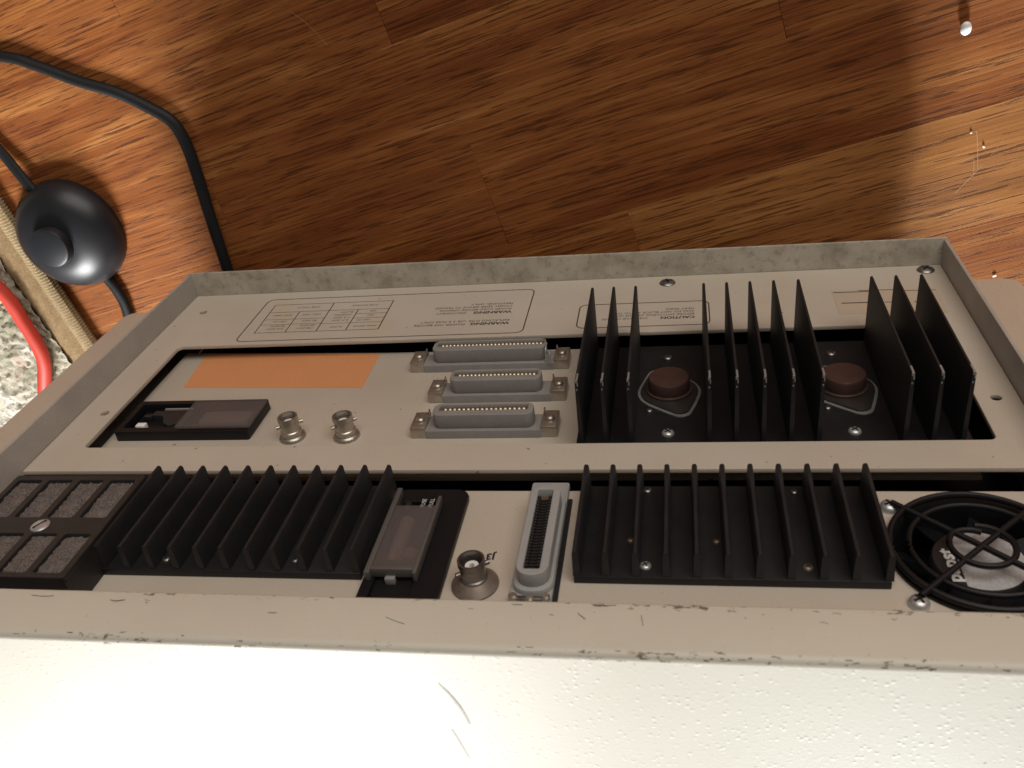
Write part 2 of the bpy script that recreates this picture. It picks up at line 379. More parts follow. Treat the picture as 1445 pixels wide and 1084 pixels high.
def screw(parent, x, y, z, r=2.4, h=1.3, mat='chrome', cross=True, rot=0.4, name='screw'):
    key = (r, h, mat, cross)
    if key not in _scr:
        mb = MB(); mb.lathe([(r, 0), (r * 1.0, h * 0.25), (r * 0.86, h * 0.66), (r * 0.55, h * 0.93), (r * 0.3, h), (0, h)], n=20)
        mb.mi = 1  # raised dark bars painted as the shade in the drive recess
        if cross is None: pass
        elif cross:
            for a in (0, PI / 2):
                t = bmesh.new(); bmesh.ops.create_cube(t, size=1)
                mb.merge(t, Matrix.Rotation(a, 4, 'Y') @ Matrix.Translation((0, h * 0.86, 0)) @ Matrix.Diagonal((r * 1.15, h * 0.34, r * 0.26, 1)))
        else:
            t = bmesh.new(); bmesh.ops.create_cube(t, size=1)
            mb.merge(t, Matrix.Translation((0, h * 0.86, 0)) @ Matrix.Diagonal((r * 1.5, h * 0.34, r * 0.26, 1)))
        _scr[key] = mb.mesh('screw', [mat, 'cavity'])
    o = obj(name, _scr[key], None, parent, (x, y, z)); o.rotation_euler = (0, rot, 0); return o

def spline(pts, n=8):
    P = [Vector(q) for q in pts]; P = [P[0] * 2 - P[1]] + P + [P[-1] * 2 - P[-2]]; out = []
    for i in range(1, len(P) - 2):
        a, b, c_, d = P[i - 1], P[i], P[i + 1], P[i + 2]
        for k in range(n):
            t = k / n
            out.append(0.5 * ((2 * b) + (c_ - a) * t + (2 * a - 5 * b + 4 * c_ - d) * t * t + (3 * b - a - 3 * c_ + d) * t ** 3))
    out.append(P[-2]); return out

# ------------------------------------------------------------------ setting: oak strip floor
FZ = -20.0
TH = math.radians(13.7)
mb = MB(); mb.box(-4000, 4000, -4000, 4000, -40, FZ - 1.2)
floor = obj('floor', mb, 'wood'); floor.rotation_euler = (0, 0, TH); floor['kind'] = 'structure'
W_ = 60.0; pm_cache = {}
fixed = {0: 184.0, 2: 164.6, -1: 253.0, 1: 30.0}
for row in range(-14, 12):
    v0 = -30 + row * W_
    random.seed(100 + row)
    u = fixed.get(row, random.uniform(0, 420)) ; Ls = [random.choice((320, 380, 440)) for _ in range(12)]
    cuts = [u]; a = u; i = 0
    while a > -1000: a -= Ls[i % 12]; cuts.insert(0, a); i += 1
    a = u; i = 0
    if row == -1: Ls[0] = 480
    while a < 1500: a += Ls[i % 12]; cuts.append(a); i += 1
    for a, b in zip(cuts, cuts[1:]):
        L = round(b - a)
        if L not in pm_cache:
            q = MB(); q.box(0.06, L - 0.06, 0.04, W_ - 0.04, -1.1, 0, 0.10, 1); pm_cache[L] = q.mesh('plank', 'wood')
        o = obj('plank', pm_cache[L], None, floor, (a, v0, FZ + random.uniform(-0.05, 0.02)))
        o.color = (1, 1, 1, 0.80 if (row == -1 and a > 250 and a < 256) else 1.0)  # paler plank: sapwood tone, also lifted in colour to brighten the light patch
# fine scratches in the varnish
M['scratch'] = simple('pale_scratch', (0.42, 0.22, 0.10), 0.6, bmp=0)
ca, sa = math.cos(-TH), math.sin(-TH)
def to_floor(x, y): return (x * ca - y * sa, x * sa + y * ca)
mb = MB()
for (x0, y0, x1, y1) in ((88, 147.2, 97, 139), (97, 139, 104, 129), (424.5, 47, 425.3, 38), (424, 61, 427, 42), (437, 57, 432, 48), (418, 30, 429, 44)):
    (a0, b0), (a1, b1) = to_floor(x0, y0), to_floor(x1, y1)
    mb.tube([(a0, b0, FZ + 0.02), ((a0 + a1) / 2 + 0.3, (b0 + b1) / 2 + 0.2, FZ + 0.03), (a1, b1, FZ + 0.02)], 0.12, 5, flat=0.3)
obj('scratch', mb, 'scratch', floor)

# ------------------------------------------------------------------ rug at the left
rug = root('rug', 'cream patterned wool rug with tan bound edge lying at the left of the floor', 'rug', (-110, 0, FZ))
e0, e1 = Vector((-117, 66, 0)), Vector((-84, -60, 0))            # outer edge of the binding on the floor
du = (e1 - e0).normalized(); nv = Vector((du.y, -du.x, 0))
if nv.x > 0: nv = -nv
def rp(s, t, z): q = e0 + du * s + nv * t; return (q.x + 110, q.y, z)
mb = MB()
for k in range(-90, 330):                                         # whipped yarn: close turns along the edge
    s0 = k * 1.9
    mb.tube([rp(s0 - 0.9, 5.0 + 4.4 * math.cos(a) , 4.6 + 4.0 * math.sin(a)) for a in [PI * 2 * j / 10 for j in range(10)]], 1.15, 5, closed=True)
bo = obj('binding', mb, 'binding', rug)
mb = MB(); bmv = mb.bm
def sheet(mb, s0, s1, t0, t1, ns, nt_, zf):
    g = [[mb.bm.verts.new(rp(s0 + (s1 - s0) * i / ns, t0 + (t1 - t0) * j / nt_, zf(i, j))) for j in range(nt_ + 1)] for i in range(ns + 1)]
    for i in range(ns):
        for j in range(nt_): mb.bm.faces.new((g[i][j], g[i][j + 1], g[i + 1][j + 1], g[i + 1][j]))
random.seed(5)
sheet(mb, -170, 620, 9.0, 27, 260, 7, lambda i, j: 4.6 + random.uniform(-0.5, 0.5) + (0.8 if j in (3, 4) else 0))
bmesh.ops.recalc_face_normals(mb.bm, faces=mb.bm.faces[:])
obj('border', mb, 'border', rug)
from mathutils import noise as mn
mb = MB()
def pz(i, j):
    x, y = i * 1.55, j * 1.55
    tuft = mn.noise(Vector((x * 0.22, y * 0.22, 1.3))) * 2.2 + mn.noise(Vector((x * 0.8, y * 0.8, 4))) * 0.9
    return 6.3 + tuft + random.uniform(-0.35, 0.35)
sheet(mb, -60, 260, 26.0, 210, 240, 140, pz)
bmesh.ops.recalc_face_normals(mb.bm, faces=mb.bm.faces[:])
pl = obj('pile', mb, 'pile', rug); pl['kind'] = 'stuff'
for s0, s1 in ((-170, -60), (260, 620), (-170, 620)):
    mb = MB(); sheet(mb, s0, s1, *((26, 210) if s1 - s0 < 500 else (210, 640)), 40, 30, lambda i, j: 6.2 + random.uniform(-0.5, 0.5))
    bmesh.ops.recalc_face_normals(mb.bm, faces=mb.bm.faces[:])
    obj('pile', mb, 'pile', rug)['kind'] = 'stuff'

# ------------------------------------------------------------------ instrument
I = root('test_instrument', 'beige bench instrument on the wood floor, rear panel full of connectors and black heat sinks', 'instrument')
mb = MB(); mb.box(-1.5, 411.5, -450, -30, -1.5, 270)
mb.mi = 1; mb.box(0.5, 409.5, -29.9, -29, 0.5, 262)  # black sheet painted as the dark interior behind the panels
cab = obj('cabinet', mb, ['rail', 'cavity'], I)
for x in (40, 370):
    for y in (-60, -400):
        q = MB(); q.lathe([(9, 0), (10, 1), (11, 18.4), (0, 18.4)], c=(x, y, FZ), axis='Z', n=20); obj('foot', q, 'feet', cab)
# top cover: one folded sheet, its rear edge turned down over the frame
prof = [(-452, 277)]
for k in range(9):
    a = PI / 2 * k / 8; prof.append((12.0 + 2.5 * math.sin(a), 274.5 + 2.5 * math.cos(a)))
prof += [(14.5, 258.0), (14.2, 257.2), (13.6, 256.8), (12.4, 256.8), (12.4, 268), (8, 273), (-452, 273)]
mb = MB(); t = bmesh.new()
nx = 60; rows = []
for i in range(nx + 1):
    x = -24 + 458 * i / nx
    rows.append([t.verts.new((x, y, z + 0.12 * mn.noise(Vector((x * 0.03, y * 0.03, 0))))) for y, z in prof])
n = len(prof)
for A, B in zip(rows, rows[1:]):
    for k in range(n): t.faces.new((A[k], A[(k + 1) % n], B[(k + 1) % n], B[k]))
t.faces.new(rows[0]); t.faces.new(rows[-1][::-1]); bmesh.ops.recalc_face_normals(t, faces=t.faces[:]); mb.merge(t)
cover = obj('top_cover', mb, 'cover', I)
# scuffs on the cover
mb = MB()
M['scuff'] = simple('scuff_grey', (0.14, 0.11, 0.08), 0.7, bmp=0)
M['scuff_soft'] = simple('scuff_pale_grey', (0.30, 0.27, 0.225), 0.7, bmp=0)
def scuff(pts, r=0.22, m='scuff'):
    mb = MB(); mb.tube(spline(pts, 4), r, 5, flat=0.12); obj('scuff_mark', mb, m, cover)
scuff([(209.5, 0.5, 277.02), (212.5, -5, 277.1), (215, -11, 277.1), (216.5, -17, 277.05)], 0.5, 'scuff_soft')
scuff([(210.5, -20, 277.05), (212, -25, 277.05), (214, -33, 277.02)], 0.4, 'scuff_soft')
scuff([(193, 14.52, 265.5), (197, 14.55, 267.2), (199.5, 14.52, 268)], 0.25)
scuff([(250.3, 14.5, 262), (251.5, 14.54, 263.2), (252.6, 14.5, 264.2)], 0.4)
scuff([(268.5, 14.5, 262), (268.8, 14.55, 264), (269.0, 14.5, 266)], 0.35)
scuff([(254, 14.45, 258.3), (257, 14.5, 258.6), (261, 14.45, 258.4)], 0.35)
scuff([(99.5, 14.5, 261.5), (101.5, 14.54, 261.9), (104.5, 14.5, 261.3)], 0.45)
scuff([(70, 14.5, 260.3), (75, 14.54, 260.6), (78, 14.5, 260.2)], 0.3)
scuff([(155, 14.5, 265), (156.5, 14.54, 265.1), (158, 14.5, 265)], 0.3)
random.seed(21)
for k in range(34):                                               # small chips and dirt streaks along both folds
    x = random.choice((random.uniform(70, 200), random.uniform(195, 372), random.uniform(205, 372)))
    low = k % 3 == 0; l = random.uniform(0.5, 2.6)
    if low: zz = random.uniform(257.4, 263); scuff([(x, 14.5, zz), (x + l * 0.5, 14.55, zz + random.uniform(-0.3, 0.3)), (x + l, 14.5, zz + random.uniform(-0.5, 0.5))], random.uniform(0.12, 0.3))
    else:
        a = random.uniform(0.1, 1.3); y0, z0 = 12 + 2.52 * math.sin(a), 274.5 + 2.52 * math.cos(a)
        scuff([(x, y0, z0), (x + l * 0.5, y0 + 0.03, z0 + 0.03), (x + l, y0, z0)], random.uniform(0.12, 0.34))
# frame lip: left, right and lower walls standing proud of the panel
mb = MB()
mb.prism([(-1.8, -1.8), (411.8, -1.8), (411.8, 0), (-1.8, 0)], -29, 14.3, 0.4)
obj('frame_lip', mb, 'frame', I)
mb = MB(); mb.box(-1.8, 0, -29, 13.6, 0.02, 268, 0.45); obj('frame_lip', mb, 'frame_side', I)
mb = MB(); mb.box(410, 411.8, -29, 13.6, 0.02, 268, 0.45); obj('frame_lip', mb, 'frame_side', I)
for sx, xa, xb in ((0, -27, -4.2), (1, 414.2, 436.5)):
    mb = MB()
    mb.prism(rrect(xa, xb, 30, 272, (2, 2, 7 if sx == 0 else 1.5, 1.5 if sx == 0 else 7)), -450, 5.5, 1.0, seg=3)
    obj('side_rail', mb, 'rail', I)
    mb = MB(); xc = (-4.1, -1.9) if sx == 0 else (411.9, 414.1)
    mb.box(xc[0], xc[1], -450, -3, 32, 270); obj('rail_gap_shade', mb, 'cavity', I)  # black filler, its colour is the shade between lip and rail

# outer rear panel with its window
holes = [(14.2, 22.3, 2.1), (13.1, 126.8, 2.0), (401.4, 126.3, 2.1)]
loops = [rrect(0.15, 409.85, 0.15, 172.4, 0.01, 1), rrect(19, 394, 62.5, 155, 2.6)] + [circ(x, z, r, 16) for x, z, r in holes]
P0 = obj('rear_panel', plate('rear_panel', loops, -2, 0, 'panel', 0.25), None, I)
screw(P0, 273.7, 0, 8.9, 4.2, 1.5, 'darksteel', True, 0.3)
screw(P0, 401.5, 0, 6.4, 4.2, 1.7, 'darksteel', True, 0.9)
obj('printed_border', ring_mesh('printed_border', 0, 0.62, 0.0, 'ink', 49.3, 203.5, 9.3, 59.5, 4), None, P0)
obj('printed_border', ring_mesh('printed_border', 0, 0.62, 0.0, 'ink', 229.4, 294.4, 31, 57, 4), None, P0)
tb = MB()
for (x0, z0, x1, z1, wd) in ((56, 16.8, 125.6, 16.8, .4), (56.6, 50.2, 126, 50.2, .4), (56, 17, 57, 50.2, .5), (125.4, 17, 126, 50.2, .6), (91, 17, 91.8, 50.2, .55),
        (74, 26.2, 74.4, 50.2, .5), (108, 26.2, 108.2, 50.2, .55), (56.4, 26.2, 125.5, 26.2, .35), (57, 35, 91.3, 35, .3), (57, 41, 91.5, 41, .3),
        (108, 31.3, 125.6, 31.3, .3), (108, 36.5, 125.6, 36.5, .3), (91.6, 41.8, 125.8, 41.8, .3)):
    line_mb(tb, x0, z0, x1, z1, wd, 0.0)
obj('printed_table', tb, 'ink', P0)
L_ = 'LEFT'
obj('lettering', text_mesh([
    ('WARNING', 194.8, 46.9, 3.7, 1.12, True, L_), ('POWER OFF BEFORE', 172, 47.1, 2.9, 1.02, False, L_),
    ('REPLACING FUSE. USE 3 A FUSE ONLY', 194.8, 43.9, 2.8, 1.0, False, L_),
    ('WARNING', 194.2, 34.2, 3.7, 1.12, True, L_), ('DISCONNECT', 170, 34.3, 2.7, 0.95, False, L_),
    ('POWER CORD BEFORE OPENING', 193.8, 31.0, 2.7, 0.96, False, L_), ('COVERS. REFER SERVICE TO TRAINED', 193.8, 27.9, 2.7, 0.92, False, L_),
    ('PERSONNEL ONLY.', 193.8, 24.8, 2.7, 1.0, False, L_)], 'ink', 0.06), None, P0)
obj('lettering', text_mesh([
    ('CAUTION', 287.2, 47.4, 3.4, 1.08, True, L_), ('CHECK LINE VOLTAGE', 264.5, 47.4, 2.6, 0.85, False, L_),
    ('BEFORE SWITCHING ON THE UNIT', 287, 44.2, 2.7, 0.94, False, L_), ('AND DO NOT BLOCK AIR TO THE', 287, 41.3, 2.7, 0.94, False, L_),
    ('HEAT SINKS.', 287, 38.4, 2.7, 0.95, False, L_)], 'ink', 0.06), None, P0)
tl = []
for (s_, x, z) in (('LINE', 84, 20.3), ('VOLTS', 78, 20.3), ('FUSE', 118, 20.3), ('RATING', 112, 20.3), ('100V', 88, 29.3), ('120V', 82, 29.3), ('220V', 71, 29.3), ('240V', 65, 29.3),
        ('90-105V', 88, 36.7), ('108-126', 71, 36.7), ('198-231V', 89, 45.4), ('216-252V', 72, 45.4), ('48-66Hz', 89, 42.2), ('48-66Hz', 72, 42.2),
        ('6 A 250V', 106, 37.8), ('3 A 250V', 106, 34.5), ('NORMAL', 106, 31.2), ('BLOW', 106, 28.2), ('SLOW', 105, 45.2), ('100/120', 119, 38.0), ('220', 119, 32.8), ('240', 119, 27.8), ('MAX 350VA', 124, 45.2)):
    tl.append((s_, x, z, 2.5, 1.0, False, L_))
obj('lettering', text_mesh(tl, 'ink_thin', 0.06), None, P0)
mb = MB(); mb.prism([(353.8, 25.5), (401.7, 27.2), (401.2, 53.2), (353.6, 51.2)], 0, 0.12)
lb = obj('rating_label', mb, 'label', P0)
mb = MB(); line_mb(mb, 354.2, 28.1, 371, 28.2, 0.7, 0.12); line_mb(mb, 366, 26.8, 384, 27.2, 0.6, 0.12); line_mb(mb, 384, 28.6, 401, 29.2, 0.5, 0.12)
line_mb(mb, 356.4, 39.9, 371, 40.1, 0.9, 0.12); line_mb(mb, 376, 40.4, 384, 40.6, 0.6, 0.12); line_mb(mb, 389, 41, 394, 41.2, 0.7, 0.12)
obj('printed_line', mb, 'ink', lb)

# inner (recessed) panel behind the window
mb = MB(); mb.prism([(16.5, 53.5), (130, 59.2), (280, 62.0), (387.5, 62.6), (387.5, 165), (16.5, 165)], -11, -9, 0.5)
P1 = obj('inner_panel', mb, 'panel', I)
mb = MB(); mb.prism([(29.0, 55.6), (128.4, 60.3), (128.8, 94.0), (32.5, 90.2)], -9, -8.85)
obj('orange_sticker', mb, 'orange', P1)

def power_inlet(name_loc, vertical, loc):
    # local frame: long axis u (66), short axis w (27), front along +y; parts built in x(u) and z(w)
    t_ = bpy.data.objects.new('power_inlet', None)
    return t_
# power inlet 1 (lying)
def mb_plate(mb, loops, y0, y1, mat, bev=0.0):
    me = plate('tmp', loops, y0, y1, mat, bev); t = bmesh.new(); t.from_mesh(me); bpy.data.meshes.remove(me)
    for v in t.verts: v.co /= S
    return mb.merge(t)
mb = MB(); mb_plate(mb, [rrect(22, 88.5, 110.5, 137.3, 1.2), rrect(25, 86, 113.5, 133.6, 0.6)], -9, -3.9, 'plastic_black', 0.3)
mb.box(23, 87.5, -9, -8.4, 111.5, 136)
pin1 = obj('power_inlet', mb, 'plastic_black', I); pin1['label'] = 'black power inlet lying lengthwise beside the orange sticker'
mb = MB(); mb.box(53, 89.6, -3.2, -1.8, 114.2, 136.4, 0.3); obj('sliding_window', mb, 'smoke', pin1)
mb = MB(); mb.box(60, 84, -7.6, -4.6, 119, 129, 1.2); obj('fuse_cover', mb, 'gray', pin1)
mb = MB(); mb.prism([(33, 117.5), (53, 117.5), (53, 127), (46, 130.5), (42, 128), (39, 122), (33, 121.5)], -8.4, -5.0, 0.4); obj('fuse_lever', mb, 'plastic_dark', pin1)
mb = MB(); mb.prism([(38, 116.6), (52.8, 116.6), (52.8, 117.6), (38, 117.6)], -5.2, -4.4); obj('fuse_lever', mb, 'gray', pin1)
mb = MB(); mb.box(29.6, 34.2, -8.4, -4.6, 128.4, 131.4, 0.25); obj('contact_prong', mb, 'bead', pin1)
mb = MB(); mb.box(28.5, 32.5, -8.4, -5.6, 119.5, 122, 0.25); obj('contact_prong', mb, 'plastic_dark', pin1)

def bnc(x, y, z, rw, rt, ht, washmat, lugrot):
    mb = MB(); mb.lathe([(rw, 0), (rw, 0.8), (rw * 0.94, 1.3), (rt * 1.5, 2.0), (rt * 1.12, 3.6), (0, 3.6)] if washmat == 'bronze' else [(rw, 0), (rw, 0.9), (rw * 0.93, 1.5), (rt * 1.12, 2.0), (0, 2.0)], n=28)
    w_ = obj('bnc_socket', mb, washmat, I, (x, y, z))
    mb = MB(); mb.lathe([(rt * 1.02, 1.8), (rt * 1.02, 4.2), (rt * 0.93, 4.6), (rt * 0.93, ht - 2.4), (rt * 1.0, ht - 2.0), (rt * 1.0, ht), (rt * 0.84, ht), (rt * 0.84, ht - 6.5), (0, ht - 6.5)], n=32)
    for a in (lugrot, lugrot + PI):
        mb.lathe([(0.9, 0), (0.9, rt * 1.32), (0, rt * 1.32)], axis='X', n=10) if False else None
        t = bmesh.new(); bmesh.ops.create_cone(t, cap_ends=True, segments=10, radius1=0.9, radius2=0.9, depth=1.6)
        mb.merge(t, Matrix.Translation((rt * 1.15 * math.cos(a), ht - 4.2, rt * 1.15 * math.sin(a))) @ Matrix.Rotation(PI / 2 - a, 4, 'Y').to_4x4() )
    obj('barrel', mb, 'nickel' if washmat == 'nickel' else 'darksteel', w_)
    mb = MB(); mb.lathe([(0.95, ht - 5.2), (0.95, ht - 2.6), (rt * 0.5, ht - 2.6), (rt * 0.5, ht - 6.3)], n=20)
    obj('insulator', mb, 'ptfe', w_)
    mb = MB(); mb.lathe([(0.94, ht - 4.6), (0, ht - 4.6)], n=12); obj('contact_hole', mb, 'cavity', w_)
    return w_
bnc(108.8, -9, 135.6, 6.0, 4.5, 11.2, 'nickel', 2.6)
bnc(134.3, -9, 135.5, 6.0, 4.5, 11.2, 'nickel', 2.4)

# grey multi-way sockets
def d_socket(xa, xb, z0, z1, sx0, sx1, sz0, sz1, px0, px1, npin, pz, label):
    mb = MB(); mb.prism(rrect(xa + 6.2, xb - 6.2, z0 + 1.0, z1, 1.5), -9, -5.0, 0.4)
    mb_plate(mb, [rrect(sx0, sx1, sz0, sz1, 3.4), rrect(px0 - 2.6, px1 + 1.8, pz - 1.9, pz + 2.2, 0.7)], -5.0, 2.0, 'gray', 0.5)
    dd = obj('multiway_socket', mb, 'gray', I); dd['label'] = label
    mb = MB(); mb.box(px0 - 3, px1 + 2.4, -4.3, 0.7, pz - 2.4, pz + 2.7); obj('slot_insert', mb, 'copperdark', dd)
    mb = MB()
    for k in range(npin):
        x = px0 + (px1 - px0) * k / (npin - 1)
        mb.lathe([(0.62, 0.65), (0.62, 1.0), (0.35, 1.3), (0, 1.36)], c=(x, 0, pz + 0.2), n=8)
    pn = obj('contact_row', mb, 'gold', dd)
    for x0 in (xa, xb - 7.0):
        br = MB(); br.box(x0, x0 + 7.0, -9, -3.6, z0, z1 - 0.3, 0.5); bo_ = obj('mounting_block', br, 'nickel', dd)
        screw(dd, x0 + 3.7, -3.6, (z0 + z1) / 2 + 0.4, 2.1, 1.7, 'nickel', None, 0.9)
        q = MB(); xi = x0 + 6.4 if x0 == xa else x0 + 0.6
        q.tube([(xi, -3.8, z0 + 1), (xi, -2.2, z0 + 0.6), (xi + 0.4, -1.7, z0 + 2.5), (xi + 0.5, -2.6, z0 + 5)], 0.4, 6)
        obj('spring_clip', q, 'darksteel', dd)
    return dd
d1 = d_socket(150, 227.8, 68.5, 81.0, 161.5, 217.0, 69.0, 79.0, 166, 214.3, 27, 72.3, 'longest grey multi-way socket, farthest of the three')
d2 = d_socket(165.6, 229.3, 96.5, 109.3, 176.2, 218.4, 97.6, 107.6, 180.3, 214.8, 20, 101.2, 'middle grey multi-way socket of the three')
d3 = d_socket(164.4, 228.6, 124.5, 137.9, 174.6, 218.6, 126.6, 136.2, 179.8, 214.2, 18, 130.0, 'grey multi-way socket nearest the beige cross strip')
q = MB()
q.tube(spline([(217.4, -4, 80.5), (217.6, 1.5, 80), (217.4, 2.2, 76), (217.2, 1.0, 73)], 4), 0.45, 6)
q.tube(spline([(219.4, -5, 82.0), (219.6, 0, 81.5), (219.3, 0.5, 79), (219, -3, 78)], 4), 0.4, 6)
obj('wire_bail', q, 'chrome', d1)

# finned heat sinks
def heat_sink(base, base_mat, xs, z0, z1, yb, yt, th, label, chips=False):
    hs = obj('heat_sink', base, base_mat, I); hs['label'] = label
    mb = MB(); t = bmesh.new()
    k = th / 2; r = k * 0.72
    sec = [(-k, yb), (k, yb), (r, yt - r * 0.8), (r * 0.55, yt), (-r * 0.55, yt), (-r, yt - r * 0.8)]
    A = [t.verts.new((x, y, z0)) for x, y in sec]; B = [t.verts.new((x, y, z1)) for x, y in sec]
    t.faces.new(A); t.faces.new(B)
    for i in range(6): t.faces.new((A[i], A[(i + 1) % 6], B[(i + 1) % 6], B[i]))
    bmesh.ops.recalc_face_normals(t, faces=t.faces[:]); mb.merge(t)
    me = [None, None]
    if chips:
        mb.mi = 1
        mb.box(-r * 0.7, r * 0.7, yt - 1.1, yt + 0.06, z1 - 0.7, z1 + 0.06)
        mb.box(-r * 0.3, r * 0.8, yt - 0.1, yt + 0.05, z1 - 5.5, z1 - 0.7)
        mb.box(r * 0.2, r * 0.9, yt - 2.6, yt - 1.1, z1 - 0.2, z1 + 0.05)
        mb.box(-r * 0.5, r * 0.3, yt - 4.6, yt - 3.8, z1 - 0.2, z1 + 0.04)
    me = mb.mesh('fin', ['blackfin', 'bare'], 30)
    for x in xs:
        f = obj('fin', me, None, hs, (x, 0, 0))
        f.rotation_euler = (0, 0, random.uniform(-0.006, 0.006))
    return hs
mb = MB(); mb_plate(mb, [rrect(237.5, 389, 65.8, 152.5, 0.8)], -8.98, -6.2, 'black', 0.3)
UHS = heat_sink(mb, 'black', [240.3, 250.3, 260.4, 291.0, 301.3, 311.6, 321.9, 332.3, 363.4, 373.6, 384.0], 66.6, 150.5, -6.3, 26.3, 1.8, 'tall black finned heat sink in the upper window of the panel', True)
for x in (275, 347.5):
    c_, s__ = math.cos(0.32), math.sin(0.32)
    def oval(k, n=40):
        out = []
        for i in range(n):
            a = 2 * PI * i / n
            # diamond with rounded ends: hull of a big centre circle and two small end circles
            best = max((R_ + ox * math.cos(a)) for R_, ox in ((13.0, 0), (4.6, 14.9), (4.6, -14.9)))
            out.append((a, best))
        pts = []
        for i in range(n):                                        # support function -> boundary
            a, h0 = out[i]; hp = (out[(i + 1) % n][1] - out[i - 1][1]) / (4 * PI / n)
            pts.append((k * (h0 * math.cos(a) - hp * math.sin(a)), k * (h0 * math.sin(a) + hp * math.cos(a))))
        # turn the long axis near vertical
        return [(x + (-q[1]) * c_ + q[0] * s__, 108.5 + q[0] * c_ + q[1] * s__) for q in pts]
    mb = MB(); mb.prism(oval(0.955), -6.15, -5.0, 0.2)
    tr_ = obj('transistor', mb, 'flange', I); tr_['label'] = 'round brown power transistor on the tall heat sink, %s one' % ('left' if x < 300 else 'right')
    mb = MB(); mb.prism(oval(1.05), -6.19, -5.7, 0.1); obj('mica_washer', mb, 'mica', tr_)
    mb = MB(); mb.lathe([(10.0, -5.0), (10.0, -4.2), (9.0, -3.9), (9.0, 0.8), (8.5, 1.5), (7.8, 1.7), (0, 1.75)], c=(x, 0, 107.5), n=36); obj('cap', mb, 'cap', tr_)
    screw(UHS, x - 0.8, -6.2, 77.9, 2.4, 1.4, 'darksteel', True); screw(UHS, x - 0.4, -6.2, 140.0, 2.6, 1.6, 'chrome', True, 0.7)
    screw(tr_, x - 8.3, -6.2, 123.0, 1.6, 1.2, 'darksteel', False)

# upper strip of the rear: recessed plate with its own pieces
FX, FZc = 374.5, 211.0
fx0 = 41.5
mb = MB(); loops = [rrect(0.3, 409.7, 176.6, 268, 0.3, 1), circ(FX, FZc, 27.5, 48)]
mb_plate(mb, loops, -9.4, -6, 'panel', 1.6)
P2 = obj('upper_panel', mb, 'panel', I)
obj('lettering', text_mesh([('J3', 215.2, 214.0, 4.4, 1.0, True, L_)], 'ink_black', -5.94), None, P2)

def hs_base(x0, x1, z0, z1):
    mb = MB(); mb.box(x0, x1, -5.98, -2.9, z0, z1, 0.35); return mb
xs = [70.8 + 9.79 * k for k in range(11)]
LHS = heat_sink(hs_base(62, 170, 178.6, 228.6), 'black', xs, 179.0, 228.0, -3.0, 7.4, 2.5, 'low black heat sink between the foam filter and the upright power inlet')
xs = [245.4 + 9.81 * k for k in range(11)]
RHS = heat_sink(hs_base(244.3, 344.2, 179, 228.0), 'black', xs, 179.4, 227.6, -3.0, 7.4, 2.6, 'low black heat sink beside the fan')
for x, z, mt_, r in ((267.5, 182.0, 'darksteel', 1.8), (262.6, 210.0, 'brass', 1.3), (267.9, 222.5, 'chrome', 2.0), (291.4, 210.2, 'brass', 1.2), (319.5, 183, 'darksteel', 1.5), (319.7, 222.2, 'brass', 1.7)):
    screw(RHS, x, -2.9, z, r, 1.1, mt_, True, 0.5)
for x, z, mt_, r in ((93.7, 223, 'darksteel', 1.9), (144.0, 222.7, 'darksteel', 1.6)):
    screw(LHS, x, -2.9, z, r, 1.1, mt_, True, 0.5)
M['fluff'] = simple('grey_fluff', (0.10, 0.10, 0.10), 0.9)
q = MB(); q.tube(spline([(88.5, -2.5, 200), (88, -0.5, 198), (88.8, 1.5, 196.5), (88, 3, 195)], 4), [0.5] * 13, 6); obj('dust_fluff', q, 'fluff', LHS)

# foam air filter
FY = 8.8
mb = MB(); x0, x1, z0, z1 = 12, 70, 187, 246
cells = []
for r_, (za, zb) in enumerate(((190.3, 213.4), (222.9, 243.4))):
    for k in range(4): cells.append((14.6 + 13.9 * k, 14.6 + 13.9 * k + 10.9, za, zb))
mb_plate(mb, [rrect(x0, x1, z0, z1, 1.4)] + [rrect(a, b, c_, d, 0.8, 2) for a, b, c_, d in cells], FY - 2.6, FY, 'plastic_dark', 0.35)
mb.box(x0, x0 + 1.6, -5.9, FY - 2.55, z0, z1); mb.box(x1 - 1.6, x1, -5.9, FY - 2.55, z0, z1)
mb.box(x0 + 1.6, x1 - 1.6, -5.9, FY - 2.55, z0, z0 + 1.6); mb.box(x0 + 1.6, x1 - 1.6, -5.9, FY - 2.55, z1 - 1.6, z1)
flt = obj('filter_cover', mb, 'plastic_dark', I)
random.seed(3)
for a, b, c_, d in cells:
    mb = MB(); t = bmesh.new(); nx_, nz_ = 14, 24; g = []
    for i in range(nx_ + 1):
        g.append([t.verts.new((a - 0.6 + (b - a + 1.2) * i / nx_, FY - 1.9 + 1.5 * max(0, math.sin(PI * i / nx_) * math.sin(PI * j / nz_)) ** 0.5 + random.uniform(-0.45, 0.45), c_ - 0.6 + (d - c_ + 1.2) * j / nz_)) for j in range(nz_ + 1)])
    for i in range(nx_):
        for j in range(nz_): t.faces.new((g[i][j], g[i][j + 1], g[i + 1][j + 1], g[i + 1][j]))
    bmesh.ops.recalc_face_normals(t, faces=t.faces[:]); mb.merge(t)
    obj('foam_pad', mb, 'foam', flt)
screw(flt, 43.2, FY, 218.6, 3.6, 0.9, 'bead_screw' if 'bead_screw' in M else 'chrome', False, 1.0)

